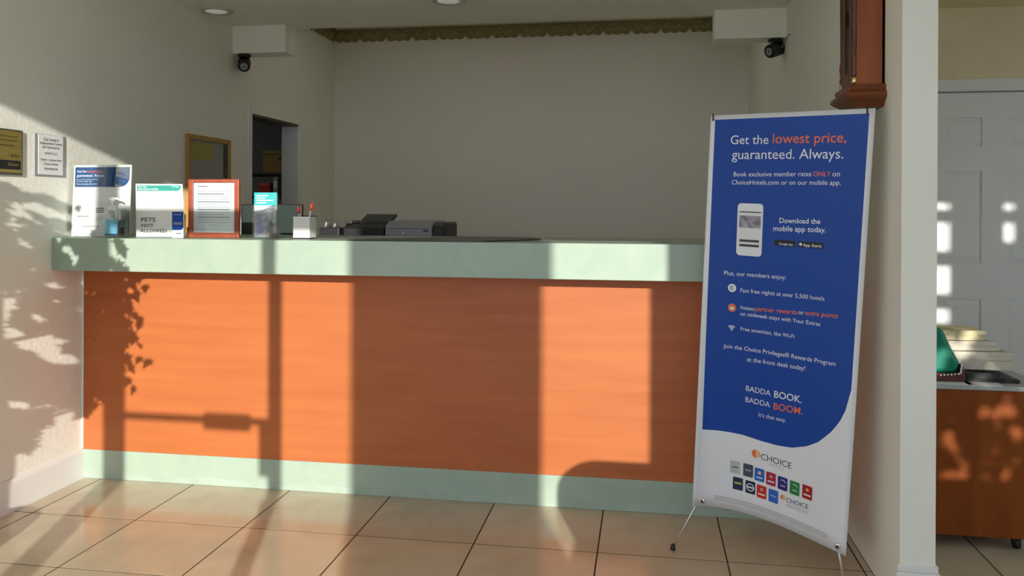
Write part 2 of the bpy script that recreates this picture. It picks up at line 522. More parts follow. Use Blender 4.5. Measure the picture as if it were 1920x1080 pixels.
for y in (-3.6, -2.22, -.84): boxo('mullion', FRAMEB, 7.22, y, .8, 7.28, y+.06, 2.35, r)
for y in (-3.54, -2.16):
    boxo('pane', GLASS, 7.247, y, .85, 7.253, y+1.32, 2.30, r, 0)
    for z in (.8, 2.30): boxo('rail', FRAMEB, 7.22, y, z, 7.28, y+1.32, z+.05, r)
# outside: paving, porch pillar, potted tree, hedge
struct('ground', ASPHALT, [(-30, -60, -.12, 40, YW-.15, -.02)])
struct('added_porch_roof', STUCCO, [(-3, -7.6, 3.55, 9, YW-.15, 3.7)])  # unseen roof added to hold back the high sky light
struct('porch_pillar', STUCCO, [(3.403, -6.9, -.02, 4.205, -6.5, 3.55), (3.35, -6.95, -.02, 4.26, -6.45, .25)], .01)

# ================================================================== reception counter
rc = empty('reception_counter', (1.7, 0, 0), 'long reception counter with cherry wood front and sage green worktop edge', 'counter')
boxo('front_panel', CHERRY, XL+.002, 0, .144, XR-.002, .04, CB, rc, .001)
boxo('toe_kick', GREEN, XL+.002, -.002, 0.001, XR-.002, .05, .144, rc, .002)
boxo('worktop', GREEN, XL+.002, YF+.02, CT-.03, XR-.002, .50, CT, rc, .0015)
boxo('front_edge', GREEN, XL+.002, YF, CB, XR-.002, YF+.02, CT, rc, .003)
boxo('soffit_board', CHERRY, XL+.002, YF+.02, CB+.01, XR-.002, .04, CB+.025, rc, .001)
boxo('corner_strip', WHITE, XL+.001, -.006, .15, XL+.009, 0, CB, rc, .001)
boxo('back_panel', GREYP, XL+.05, .42, .0, XR-.05, .44, CT-.03, rc, .001)
mb = MB()
n = 60
vs_ = []
for i in range(n+1):
    x = XL+.004+(XR-XL-.008)*i/n
    vs_ += [(x, -.0022, .0012), (x, -.0045, .0012), (x, -.0045, .030+.008*math.sin(i*.7)+.004*math.sin(i*2.3)), (x, -.0022, .034+.008*math.sin(i*.7)+.004*math.sin(i*2.3))]
mb.add(vs_, [(4*i+k, 4*i+(k+1) % 4, 4*i+4+(k+1) % 4, 4*i+4+k) for i in range(n) for k in range(4)]).build('caulk_strip', mat('old_caulk', (.37, .45, .37), .6, (.32, .40, .335), (9, 9, 9)), rc)
# staff desk behind the counter
sd_ = empty('staff_desk', (1.2, .9, 0), 'low staff desk hidden behind the reception counter', 'desk')
boxo('desktop', GREYP, XL+.01, .62, 1.00, 2.4, 1.32, 1.03, sd_)
for x in (XL+.03, 1.15, 2.35): boxo('leg_panel', GREYP, x, .66, 0, x+.03, 1.28, 1.0, sd_)

# ---------------------------------------------------------------- x-frame banner
TL, TR, BR, BL = [Vector(a) for a in ((2.9337, -0.443, 1.7295), (3.4788, -0.7055, 1.7199), (3.4036, -0.6276, 0.1062), (2.8725, -0.3743, 0.1641))]
BN = Vector((.434, .9006, .0226)).normalized()
def SP(u, v, o=0.0):
    b = math.sin(PI*min(1, max(u, 0))**.65)
    return TL*(1-u)*(1-v)+TR*u*(1-v)+BL*(1-u)*v+BR*u*v+BN*(.10*max(v, 0)**1.6*b-o)
bs = empty('banner_stand', (3.1, -.5, 0), 'tall blue and white advertising banner on a tripod stand before the counter', 'banner')
NU, NV = 26, 30
mb = MB()
vs_ = [SP((i/NU)**1.3, j/NV, o) for o in (0, -.0012) for j in range(NV+1) for i in range(NU+1)]
N1 = (NU+1)*(NV+1)
fs = []
for j in range(NV):
    for i in range(NU):
        a = j*(NU+1)+i
        fs.append((a, a+NU+1, a+NU+2, a+1))
        fs.append((N1+a, N1+a+1, N1+a+NU+2, N1+a+NU+1))
ring = [i for i in range(NU+1)]+[j*(NU+1)+NU for j in range(1, NV+1)]+[NV*(NU+1)+i for i in range(NU-1, -1, -1)]+[j*(NU+1) for j in range(NV-1, 0, -1)]
for k in range(len(ring)):
    a, b = ring[k], ring[(k+1) % len(ring)]
    fs.append((a, b, b+N1, a+N1))
mb.add(vs_, fs, True)
sheet = mb.build('sheet', BANNER, bs)
# printed blue field
BC = [(0.0239, 0.7988), (0.1411, 0.7968), (0.2758, 0.7964), (0.3943, 0.8007), (0.5175, 0.8010), (0.6164, 0.7956), (0.7120, 0.7813), (0.7880, 0.7621), (0.8596, 0.7318), (0.9084, 0.7044), (0.9578, 0.6576), (0.9735, 0.6054)]
def blue_bottom(u):
    if u <= BC[0][0]: return BC[0][1]
    for (a, b), (c, d) in zip(BC, BC[1:]):
        if u <= c: return b+(d-b)*(u-a)/(c-a)
    return BC[-1][1]
def ribbon(name, m, ulist, top, bot, o, n=24, parent=sheet, **kw):
    b = MB()
    vs_, fs = [], []
    for u in ulist:
        for j in range(n+1):
            t = j/n
            uu = u
            vs_.append(SP(uu, top(u)+(bot(u)-top(u))*t, o))
    for i in range(len(ulist)-1):
        for j in range(n):
            a = i*(n+1)+j
            fs.append((a, a+1, a+n+2, a+n+1))
    b.add(vs_, fs, True)
    return b.build(name, m, parent, **kw)
us = sorted(set([.031+(.968-.031)*(i/40)**1.15 for i in range(41)]))
ribbon('printed_field', BLUE, us, lambda u: .011, blue_bottom, .0006)
def patch(name, m, u0, v0, u1, v1, o=.0012, rad=.0, parent=sheet, **kw):
    # rounded rectangle printed on the sheet
    W, H = .605*(u1-u0), 1.6*(v1-v0)
    pts = []
    cu_, cv = (u0+u1)/2, (v0+v1)/2
    for qx, qy, a0 in ((1, -1, -PI/2), (1, 1, 0), (-1, 1, PI/2), (-1, -1, PI)):
        for k in range(5):
            a = a0+k/4*PI/2
            pts.append((cu_+(qx*(W/2-rad)+rad*math.cos(a))/.605, cv+(qy*(H/2-rad)+rad*math.sin(a))/1.6))
    b = MB()
    b.add([SP(p, q, o) for p, q in pts]+[SP(cu_, cv, o)], [(k, (k+1) % 20, 20) for k in range(20)])
    return b.build(name, m, parent, **kw)
def disc(name, m, u, v, r, o=.0012, a0=0, a1=2*PI, ri=0, n=20, parent=sheet):
    b = MB()
    vs_, fs = [], []
    for k in range(n+1):
        a = a0+(a1-a0)*k/n
        for q in (ri, r): vs_.append(SP(u+q*math.cos(a)/.605, v-q*math.sin(a)/1.6, o))
    for k in range(n): fs.append((2*k, 2*k+1, 2*k+3, 2*k+2))
    b.add(vs_, fs)
    return b.build(name, m, parent) if name else (b, m)
TEXT = [
  ('Get the', 0.1419, 0.0722, 0.3846, 0.0733, 'w', 0), ('lowest price,', 0.4112, 0.0722, 0.8491, 0.0730, 'o', 1), ('guaranteed. Always.', 0.1539, 0.1090, 0.8366, 0.1091, 'w', 0),
  ('Book exclusive member rates', 0.1709, 0.1515, 0.6573, 0.1491, 'w', 0), ('ONLY', 0.6684, 0.1491, 0.7720, 0.1487, 'o', 1), ('on', 0.7814, 0.1493, 0.8245, 0.1491, 'w', 0),
  ('ChoiceHotels.com or on our mobile app.', 0.1608, 0.1712, 0.8320, 0.1682, 'w', 0), ('Download the', 0.4758, 0.2602, 0.7263, 0.2578, 'w', 1), ('mobile app today.', 0.4390, 0.2800, 0.7626, 0.2766, 'w', 1),
  ('Plus, our members enjoy:', 0.1320, 0.3968, 0.5325, 0.3938, 'w', 0), ('Fast free nights at over 5,500 hotels', 0.2417, 0.4360, 0.7756, 0.4329, 'w', 0),
  ('Instant', 0.2469, 0.4781, 0.3378, 0.4785, 'w', 0), ('partner rewards', 0.3447, 0.4781, 0.6125, 0.4735, 'o', 1), ('or', 0.6190, 0.4719, 0.6542, 0.4720, 'w', 0), ('extra points', 0.6625, 0.4715, 0.8628, 0.4688, 'o', 1),
  ('on midweek stays with Your Extras', 0.2464, 0.4942, 0.7580, 0.4925, 'w', 0), ('Free amenities, like Wi-Fi', 0.2511, 0.5318, 0.6009, 0.5310, 'w', 0),
  ('Join the Choice Privileges\u00ae Rewards Program', 0.1425, 0.5813, 0.8644, 0.5781, 'w', 0), ('at the front desk today!', 0.2987, 0.6067, 0.6790, 0.6027, 'w', 0),
  ('BADDA', 0.2969, 0.6815, 0.4605, 0.6821, 'w', 0), ('BOOK.', 0.4844, 0.6834, 0.6665, 0.6817, 'w', 1), ('BADDA', 0.2953, 0.7102, 0.4594, 0.7109, 'w', 0), ('BOOM.', 0.4835, 0.7134, 0.6750, 0.7092, 'o', 1),
  ("It's that easy.", 0.3864, 0.7402, 0.5689, 0.7378, 'w', 0), ('CHOICE', 0.4084, 0.8472, 0.6163, 0.8481, 'g', 0), ('HOTELS', 0.4675, 0.8574, 0.5665, 0.8588, 'p', 0),
  ('CHOICE', 0.5899, 0.9335, 0.7399, 0.9300, 'g', 0), ('PRIVILEGES', 0.5933, 0.9452, 0.7438, 0.9428, 'p', 0)]
INK = dict(w=INKW, o=ORANGE, g=INKG, p=INKP, k=INKK)
for body, u0, v0, u1, v1, c, bold in TEXT:
    tv, tf, tw = text_geo(body, bold)
    W = .605*(u1-u0)
    k = W/tw
    b = MB()
    b.add([SP(u0+(u1-u0)*x/tw, v0+(v1-v0)*x/tw-y*k*1.03/1.6, .0014) for x, y in tv], tf)
    b.build('lettering', INK[c], sheet)
# phone picture
patch('phone_picture', INKW, .2058, .2167, .3706, .3449, .0012, .014)
patch('phone_screen', PAPER, .2175, .2365, .3595, .3255, .0018)
patch('phone_photo', LCARD, .2185, .2465, .3585, .2765, .0022)
patch('phone_bar', INKG, .2185, .2365, .3585, .2392, .0022)
for v in (.305, .3165): patch('phone_line', INKG, .225, v, .352, v+.006, .0022)
for u0, u1, s in ((.4497, .5800, 'Google play'), (.5982, .7521, 'App Store')):
    patch('store_badge', INKK, u0, .3005, u1, .315, .0012, .004)
    tv, tf, tw = text_geo(s, 1)
    ua, ub = u0+.03, u1-.012
    k = .605*(ub-ua)/tw
    b = MB()
    b.add([SP(ua+(ub-ua)*x/tw, .3120-y*k/1.6, .0018) for x, y in tv], tf)
    b.build('lettering', INKW, sheet)
disc('badge_mark', INKW, .614, .3075, .0055, .0018)
disc('round_icon', INKW, .1869, .4278, .0165)
disc('icon_mark', NAVY, .1869, .4278, .0075, .0018, .6, 5.7, .0045)
disc('round_icon', ORANGE, .1910, .4773, .0165)
b = MB()
for q in ((-.008, .001, .008, .008), (-.0095, -.003, .0095, .0), (-.001, -.003, .001, .008)):
    c = [(q[0], q[1]), (q[2], q[1]), (q[2], q[3]), (q[0], q[3])]
    b.add([SP(.1910+x/.605, .4773+y/1.6, .0018) for x, y in c], [(0, 1, 2, 3)])
b.build('icon_mark', INKW, sheet)
for r in (.007, .0125, .018): disc('wireless_arc', INKW, .1918, .5340, r+.0015, .0012, PI*.25, PI*.75, r-.0015)
disc('wireless_dot', INKW, .1918, .5338, .0028)
disc('logo_half', ORANGE, .3732, .8371, .017, .0008, PI*.5, PI*1.5)
YEL = mat('print_amber', (.85, .50, .18), .4)
disc('logo_half', YEL, .3762, .8371, .017, .0008, -PI*.5, PI*.5)
disc('logo_half', ORANGE, .566, .9255, .010, .0008, PI*.5, PI*1.5)
disc('logo_half', YEL, .568, .9255, .010, .0008, -PI*.5, PI*.5)
LT = [('light grey', .2372, .8852, (.50, .52, .54)), ('slate', .3239, .8853, (.06, .08, .11)), ('blue', .4013, .8884, (.02, .13, .52)), ('crimson', .4801, .8900, (.42, .015, .05)), ('navy', .5608, .8916, (.025, .02, .22)), ('green', .6434, .8923, (.02, .22, .06)), ('red', .7288, .8910, (.38, .012, .015)),
      ('navy', .2575, .9266, (.015, .03, .08)), ('navy', .3411, .9279, (.012, .02, .06)), ('red', .4185, .9306, (.60, .025, .012)), ('blue', .5002, .9315, (.02, .14, .55))]
for i, (nm, u, v, c) in enumerate(LT):
    m = mat('logo_'+nm.replace(' ', '_'), c, .45)
    t = patch('brand_tile', m, u-.0335, v-.0165, u+.0335, v+.0165, .0008, .004)
    if i == 8:
        disc('tile_oval', INKW, u, v, .0165, .0012, ri=.013)
        patch('tile_mark', INKW, u-.02, v-.002, u+.02, v+.002, .0012)
    elif i == 2:
        disc('tile_mark', YEL, u, v-.005, .007, .0012)
        patch('tile_mark', INKW, u-.02, v+.006, u+.02, v+.009, .0012)
    elif i in (3, 6, 9):
        disc('tile_mark', YEL if i == 6 else INKP, u, v-.006, .006, .0012, ri=.002)
        patch('tile_mark', INKW, u-.023, v+.005, u+.023, v+.0085, .0012)
    elif i in (4, 5):
        disc('tile_mark', INKW, u, v-.001, .014, .0012, PI*.1, PI*.7, .0115)
        patch('tile_mark', INKP, u-.015, v+.004, u+.018, v+.0075, .0012)
    elif i == 7:
        patch('tile_mark', mat('logo_lime', (.45, .50, .05), .5), u-.022, v-.004, u+.024, v+.001, .0012)
    else:
        patch('tile_mark', INKP if i else INKG, u-.02, v-.002, u+.02, v+.001, .0012)
for k in range(3):
    ribbon('fine_print', INKP, [.11+i*.0385 for i in range(21)], lambda u: .9690+k*.0046, lambda u: .9712+k*.0046, .0007, 1)
# grommets and stand
for u, v in ((.045, .9865), (.945, .986)):
    c = SP(u, v, .002)
    M = Matrix.Translation(c) @ (-BN).to_track_quat('Z', 'Y').to_matrix().to_4x4()
    g = MB().lathe([(.006, 0), (.011, 0), (.011, .002), (.006, .003)], 0, 0, 16, M=M).build('grommet', CHROME, bs)
    MB().lathe([(.0055, .0005), (.0055, .0045), (.003, .0055)], 0, 0, 10, M=M).build('hook', BLACK, bs)
for u, v in ((.018, .006), (.955, .006)):
    c = SP(u, v, .003)
    MB().tube([c+Vector((0, 0, .016)), c+Vector((0, -.004, .006)), c+Vector((0, -.004, -.012))], .0028, 6).build('corner_hook', BLACK, bs)
hub = SP(.5, .60)+BN*.14
hub = Vector((hub.x, hub.y, .72))
fl_, fr_ = Vector((2.796, -.413, .008)), Vector((3.395, -.640, .008))
MB().box(hub.x-.03, hub.y-.03, hub.z-.05, hub.x+.03, hub.y+.03, hub.z+.05).build('hub', BLACK, bs, .005)
cL, cR = SP(.03, .995, -.004), SP(.955, .995, -.004)
MB().tube([hub, Vector((cL.x-.01, cL.y+.01, cL.z)), fl_+Vector((.004, 0, .006))], [.006, .005, .0045], 8).build('front_leg', ALU, bs)
MB().tube([hub, Vector((cR.x, cR.y+.012, cR.z)), fr_+Vector((0, 0, .006))], [.006, .005, .0045], 8).build('front_leg', ALU, bs)
bkf = Vector((3.38, -.10, .008))
MB().tube([hub, bkf], [.006, .0045], 8).build('rear_leg', ALU, bs)
for q in (fl_, fr_, bkf): MB().lathe([(.004, .0), (.009, .002), (.010, .010), (.008, .022), (.005, .026)], q.x, q.y, 10).build('rubber_foot', BLACK, bs)
MB().tube([hub, SP(.03, .008, -.004)], [.005, .003], 8).build('upper_rod', BLACK, bs)
MB().tube([hub, SP(.96, .008, -.004)], [.005, .003], 8).build('upper_rod', BLACK, bs)

# ---------------------------------------------------------------- wall clock on the right wall
ck = empty('wall_clock', (XR, -.52, 1.735), 'dark red wooden wall clock case with glass door high above the banner', 'clock')
cx0, cy0, cy1 = 3.42, -.631, -.415
mb = MB()
mb.box(cx0+.012, cy0, 1.80, XR, cy0+.012, 2.5).box(cx0+.012, cy1-.012, 1.80, XR, cy1, 2.5).box(XR-.012, cy0, 1.80, XR, cy1, 2.5)
mb.box(cx0+.012, cy0, 1.80, XR, cy1, 1.815)
mb.build('case', CLOCKW, ck, .002)
boxo('case_top', CLOCKW, cx0-.02, cy0-.02, 2.5, XR, cy1+.02, 2.56, ck, .01)
fr = MB()
fr.box(cx0, cy0+.028, 1.815, cx0+.014, cy0+.07, 2.5).box(cx0, cy1-.07, 1.815, cx0+.014, cy1-.028, 2.5).box(cx0, cy0+.07, 1.815, cx0+.014, cy1-.07, 1.87).box(cx0, cy0+.07, 2.42, cx0+.014, cy1-.07, 2.5)
dor = fr.build('door', CLOCKD, ck, .002)
boxo('pane', CGLASS, cx0+.004, cy0+.07, 1.87, cx0+.007, cy1-.07, 2.42, dor, 0)
for yy in (cy0+.014, cy1-.014):
    MB().lathe([(.011, 1.845), (.013, 1.85), (.010, 1.87), (.013, 1.90), (.009, 1.93), (.010, 2.0), (.012, 2.2), (.010, 2.4), (.012, 2.48)], cx0+.008, yy, 12).build('column', CLOCKD, ck)
    MB().lathe([(.009, 1.816), (.012, 1.818), (.012, 1.842), (.009, 1.845)], cx0+.008, yy, 12).build('column_cap', BRASS, ck)
mo = [(.0, 1.815), (-.012, 1.815), (-.016, 1.805), (-.012, 1.795), (-.026, 1.785), (-.030, 1.772), (-.020, 1.762), (-.004, 1.752), (.012, 1.735), (.02, 1.735)]
b = MB()
n = len(mo)
vs_ = []
for e, z in mo:
    vs_ += [(XR, cy0+e, z), (cx0+e, cy0+e, z), (cx0+e, cy1-e, z), (XR, cy1-e, z)]
fs = []
for i in range(n-1):
    for k in range(3): fs.append((4*i+k, 4*i+k+1, 4*i+k+5, 4*i+k+4))
fs.append((4*n-4, 4*n-3, 4*n-2, 4*n-1))
fs.append((3, 2, 1, 0))
b.add(vs_, fs).build('base_moulding', CLOCKM, ck)
MB().lathe([(.028, 0), (.028, .006), (.004, .009)], 0, 0, 20, M=Matrix.Translation((XR-.05, (cy0+cy1)/2, 2.02)) @ Matrix.Rotation(-PI/2, 4, 'Y')).build('pendulum_bob', BRASS, ck)
boxo('pendulum_rod', BRASS, XR-.053, (cy0+cy1)/2-.003, 2.04, XR-.049, (cy0+cy1)/2+.003, 2.45, ck, 0)

# ---------------------------------------------------------------- security cameras
def seccam(loc, aim, label, wire=None):
    r = empty('security_camera', loc, label, 'camera', 'dome-less security cameras under the ceiling stubs')
    L = Vector(loc)
    MB().lathe([(0.0390, -0.0208), (0.0442, -0.0156), (0.0442, 0), (.0, .0)], L.x, L.y, 18, M=Matrix.Translation((0, 0, L.z))).build('mount', BLACK, r)
    d = Vector(aim).normalized()
    c = L+Vector((0, 0, -0.0650))
    MB().tube([L+Vector((0, 0, -0.0156)), c], 0.0143, 10).build('bracket', BLACK, r)
    M = Matrix.Translation(c-d*0.0585) @ d.to_track_quat('Z', 'Y').to_matrix().to_4x4()
    bd = MB().lathe([(0.0260, -0.0052), (0.0403, 0.0052), (0.0429, 0.0260), (0.0429, 0.1066), (0.0377, 0.1170), (0.0351, 0.1118)], 0, 0, 20, M=M).build('housing', BLACK, r)
    MB().lathe([(0.0195, 0.1079), (0.0247, 0.1144), (0.0247, 0.1177), (0.0195, 0.1183)], 0, 0, 16, M=M).build('lens_ring', GREYP, bd)
    MB().lathe([(0.0130, 0.1079), (0.0130, 0.1163), (0.0026, 0.1202)], 0, 0, 14, M=M).build('lens', SCREEN, bd)
    if wire: MB().tube(wire, 0.0036, 6).build('cable', GREYP, r)
seccam((-.045, 1.625, 2.415), (.35, -.8, -.45), 'small black security camera in the left ceiling corner near the doorway')
seccam((3.475, 1.64, 2.42), (-.75, -.55, -.30), 'small black security camera with trailing cable on the right by the clock',
       [(3.49, 1.65, 2.37), (3.51, 1.60, 2.36), (3.52, 1.52, 2.40), (3.522, 1.44, 2.405), (3.526, 1.40, 2.40)])

# ---------------------------------------------------------------- recessed ceiling lights
def downlight(x, y, label):
    r = empty('recessed_light', (x, y, CZ-.012), label, 'ceiling light', 'recessed ceiling lights')
    MB().lathe([(.070, CZ-.001), (.070, CZ-.010), (.098, CZ-.012), (.104, CZ-.006), (.104, CZ-.0005)], x, y, 32).build('trim_ring', RING, r)
    MB().lathe([(.069, CZ-.002), (.067, CZ-.008), (.045, CZ-.013), (.004, CZ-.015)], x, y, 28).build('lens', LENS, r)
downlight(.018, 1.115, 'round white recessed ceiling light nearest the left wall')
downlight(1.523, 1.075, 'round white recessed ceiling light above the middle of the counter')

EMIT = bpy.data.materials.new('fill_glow')  # glow of the added fill lights
EMIT.use_nodes = True
eb = EMIT.node_tree.nodes['Principled BSDF']
eb.inputs['Base Color'].default_value = (.8, .8, .78, 1)
eb.inputs['Emission Color'].default_value = (1, .93, .80, 1)
eb.inputs['Emission Strength'].default_value = .40
for x, lab in ((.95, 'added unseen fill light in the office towards the doorway side'), (2.5, 'added unseen fill light in the office towards the clock side')):
    r = empty('office_fill', (x, 2.4, AC-.05), lab, 'ceiling light', 'added office fill lights')  # added fill, hidden behind the header, to brighten the back wall
    boxo('housing', WHITE, x-.62, 2.08, AC-.045, x+.62, 2.72, AC-.0005, r)
    boxo('fill_panel', EMIT, x-.60, 2.10, AC-.055, x+.60, 2.70, AC-.046, r)

r = empty('back_room_fill', (-1.1, 3.0, 2.65), 'added unseen fill light in the room behind the doorway', 'ceiling light')  # added fill, out of view, to lift the dark back room
boxo('housing', WHITE, -1.42, 2.68, 2.655, -.78, 3.32, 2.6995, r)
EM2 = EMIT.copy()
EM2.node_tree.nodes['Principled BSDF'].inputs['Emission Strength'].default_value = 1.6
boxo('fill_panel', EM2, -1.40, 2.70, 2.645, -.80, 3.30, 2.654, r)

# ---------------------------------------------------------------- left wall: plaques, cork board
pq = empty('brass_plaque', (XL, -.56, 1.5), 'gold framed plaque with a black nameplate, leftmost on the wall', 'plaque')
boxo('board', FRAMEB, XL, -.70, 1.503, XL+.014, -.438, 1.705, pq)
boxo('brass_sheet', OLDBRASS, XL+.014, -.69, 1.513, XL+.016, -.446, 1.697, pq, .0005)
boxo('nameplate', INKK, XL+.016, -.67, 1.527, XL+.018, -.456, 1.567, pq, .0005)
for z, ya, yb_ in ((1.672, -.63, -.475), (1.655, -.63, -.475), (1.632, -.62, -.50)):
    MB().tube([(XL+.0165, ya+(yb_-ya)*k/24, z+.0025*math.sin(k*1.9)) for k in range(25)], .0011, 4).build('engraved_line', INKK, pq)
b = MB()
text_on(b, 'Edition', (XL+.0186, -.535, 1.542), (0, 1, 0), (0, 0, 1), .062)
b.build('lettering', OLDBRASS, pq)
b = MB()
text_on(b, '1 & Plus', (XL+.0166, -.525, 1.582), (0, 1, 0), (0, 0, 1), .062)
b.build('lettering', INKK, pq)
pl = empty('notice_plaque', (XL, -.25, 1.5), 'small white ownership notice in a clear holder beside the gold plaque', 'plaque')
boxo('backing', GREYP, XL, -.353, 1.506, XL+.007, -.143, 1.703, pl)
boxo('notice', PAPER, XL+.007, -.332, 1.513, XL+.009, -.160, 1.701, pl, .0005)
for s, z, wd_ in (('Our hotel is', 1.672, .105), ('Independently Owned', 1.655, .15), ('and Operated by', 1.637, .12), ('VHAPTA LLC', 1.608, .09), ('Under a License from', 1.578, .145), ('Choice Hotels', 1.558, .10), ('International', 1.536, .09)):
    b = MB()
    text_on(b, s, (XL+.0096, -.246-wd_/2, z), (0, 1, 0), (0, 0, 1), wd_, 1)
    b.build('lettering', INKG, pl)
cb = empty('notice_board', (XL, 1.25, 1.38), 'oak framed notice board on the left wall behind the framed letter', 'notice board')
y0, y1, z0, z1, fw_ = .968, 1.521, 1.20, 1.815, .028
boxo('frame_side', PINE, XL, y0, z0, XL+.022, y0+fw_, z1, cb)
boxo('frame_side', PINE, XL, y1-fw_, z0, XL+.022, y1, z1, cb)
boxo('frame_rail', PINE, XL, y0+fw_, z1-fw_, XL+.022, y1-fw_, z1, cb)
boxo('frame_rail', PINE, XL, y0+fw_, z0, XL+.022, y1-fw_, z0+fw_, cb)
boxo('board', mat('board_face', (.34, .33, .32), .8), XL, y0+fw_, z0+fw_, XL+.008, y1-fw_, z1-fw_, cb, 0)
boxo('pinned_note', mat('yellow_note', (.38, .34, .09), .8), XL+.008, 1.03, 1.66, XL+.010, 1.30, 1.77, cb, 0)
boxo('pinned_strip', DARKG, XL+.008, 1.44, 1.56, XL+.012, 1.485, 1.78, cb, 0)

# ---------------------------------------------------------------- things on the worktop
EX, EZ = (1, 0, 0), (0, 0, 1)
def plate(o, name, m, x0, z0, x1, z1, y, parent=None, rad=0, corner=(0, 0, 0, 0)):
    # thin printed area on an upright sheet facing the lobby; corner radii bl, br, tr, tl
    pts = []
    for (cx, cz, qx, qz, a0), r in zip(((x0, z0, 1, 1, PI), (x1, z0, -1, 1, 1.5*PI), (x1, z1, -1, -1, 0), (x0, z1, 1, -1, .5*PI)), corner):
        if r <= 0: pts.append((cx, cz))
        else:
            for k in range(7):
                a = a0+k/6*PI/2
                pts.append((cx+qx*r+r*math.cos(a), cz+qz*r+r*math.sin(a)))
    return MB().prism(pts, y-.0004, y, 'y').build(name, m, parent or o)
def lean(o, base_y, k):
    # tip an upright stand back about its foot
    for c in list(o.children_recursive):
        me = c.data
        off = wloc(c)
        for v in me.vertices: v.co.y += (v.co.z+off.z-CT)*k

# advertising flyer in a clear stand
f1 = empty('flyer_stand', (.075, -.11, CT), 'white flyer with blue header in a clear stand, leftmost on the counter', 'sign')
ya = -.115
boxo('sheet', PAPER, -.088, ya, CT+.003, .222, ya+.002, 1.566, f1, 0)
boxo('clear_front', ACRYL, -.092, ya-.005, CT+.001, .228, ya-.0035, 1.569, f1, 0)
boxo('foot', ACRYL, -.092, ya-.004, CT+.0005, .228, ya+.012, CT+.003, f1, 0)
plate(f1, 'printed_header', NAVY, -.079, 1.459, .214, 1.556, ya-.0006, None, 0, (0, .05, 0, 0))
def words(o, items, y):
    for s, x, z, w_, m, bold in items:
        b = MB()
        text_on(b, s, (x, y, z), EX, EZ, w_, bold, .72 if m is INKK else 1)
        b.build('lettering', m, o)
words(f1, [('Get the', -.070, 1.530, .052, INKW, 1), ('lowest price,', -.014, 1.530, .088, ORANGE, 1), ('guaranteed. Always.', -.070, 1.509, .150, INKW, 1), ('Book exclusive member rates ONLY', -.070, 1.494, .120, INKW, 0), ('on our mobile app.', -.070, 1.484, .085, INKW, 0), ('Free amenities, like Wi-Fi', -.070, 1.470, .115, INKW, 0), ('BADDA BOOK.', -.058, 1.312, .064, INKG, 1), ('BADDA BOOM.', -.058, 1.322, .055, INKP, 0), ('Join the Choice Privileges', -.03, 1.264, .095, INKG, 0)], ya-.0012)
for z in (1.352, 1.343, 1.334): plate(f1, 'printed_line', INKG, .040, z, .083, z+.005, ya-.0007)
for z in (1.310, 1.300): plate(f1, 'printed_line', INKP, .042, z, .082, z+.003, ya-.0007)
lean(f1, ya, .06)
# sanitizer bottle
sb = empty('sanitizer_bottle', (.171, -.175, CT), 'clear pump bottle of hand sanitizer with blue label before the flyer', 'bottle')
bx, by = .171, -.175
MB().lathe([(.026, CT+.0005), (.030, CT+.004), (.030, CT+.095), (.026, CT+.112), (.016, CT+.125), (.014, CT+.132)], bx, by, 24).build('body', BOTTLE, sb)
LBL = mat('bottle_label', (.12, .38, .58), .45, (.16, .46, .62), (18, 18, 18))
b = MB()
sg = 16
vs_ = []
for k in range(sg+1):
    a = PI*1.05+PI*.9*k/sg
    for z in (CT+.018, CT+.088): vs_.append((bx+.0305*math.cos(a), by+.0305*math.sin(a), z))
b.add(vs_, [(2*k, 2*k+2, 2*k+3, 2*k+1) for k in range(sg)], True).build('label', LBL, sb)
b = MB()
vs_ = []
for k in range(sg+1):
    a = PI*1.05+PI*.9*k/sg
    for z in (CT+.014, CT+.020): vs_.append((bx+.0309*math.cos(a), by+.0309*math.sin(a), z))
b.add(vs_, [(2*k, 2*k+2, 2*k+3, 2*k+1) for k in range(sg)], True).build('label_band', NAVY, sb)
MB().lathe([(.016, CT+.130), (.017, CT+.134), (.017, CT+.150), (.008, CT+.154), (.0055, CT+.158), (.0055, CT+.176)], bx, by, 18).build('collar', WHITEP, sb)
MB().lathe([(.011, CT+.174), (.014, CT+.180), (.014, CT+.192), (.006, CT+.196)], bx, by, 16).tube([(bx, by, CT+.186), (bx+.03, by-.006, CT+.188), (bx+.046, by-.009, CT+.180)], [.006, .005, .004], 8).build('pump_head', WHITEP, sb)
# clear holder beside it
ah = empty('card_holder', (.222, -.142, CT), 'empty clear acrylic card holder between the bottle and the pets sign', 'holder')
boxo('back', ACRYL, .186, -.128, CT+.001, .240, -.1265, CT+.135, ah, 0)
boxo('pocket', BOTTLE, .186, -.150, CT+.001, .240, -.1485, CT+.085, ah, 0)
boxo('slip', GREYP, .189, -.146, CT+.05, .214, -.1455, CT+.078, ah, 0)
boxo('base', ACRYL, .186, -.150, CT+.0005, .240, -.1265, CT+.003, ah, 0)
# pets sign
ps = empty('pets_sign', (.35, -.09, CT), 'white leaning sign with green header reading pets not allowed', 'sign')
ya = -.065
MB().prism([(.228, CT+.002), (.488, CT+.004), (.464, 1.474), (.216, 1.476)], ya, ya+.002, 'y').build('sheet', PAPER, ps)
boxo('strut', ACRYL, .30, ya+.003, CT+.001, .38, ya+.005, CT+.18, ps, 0)
boxo('foot', ACRYL, .228, ya, CT+.0005, .486, ya+.08, CT+.003, ps, 0)
plate(ps, 'printed_header', TEAL, .224, 1.441, .456, 1.468, ya-.0006, None, 0, (0, .018, 0, 0))
words(ps, [('PETS', .252, 1.291, .076, INKK, 1), ('NOT', .255, 1.265, .064, INKK, 1), ('ALLOWED', .248, 1.239, .142, INKK, 1), ('Your stay', .230, 1.458, .045, INKW, 1), ('Reservation available', .230, 1.446, .108, INKW, 1), ('Privileges', .41, 1.458, .038, INKW, 0)], ya-.0012)
lean(ps, ya, .05)
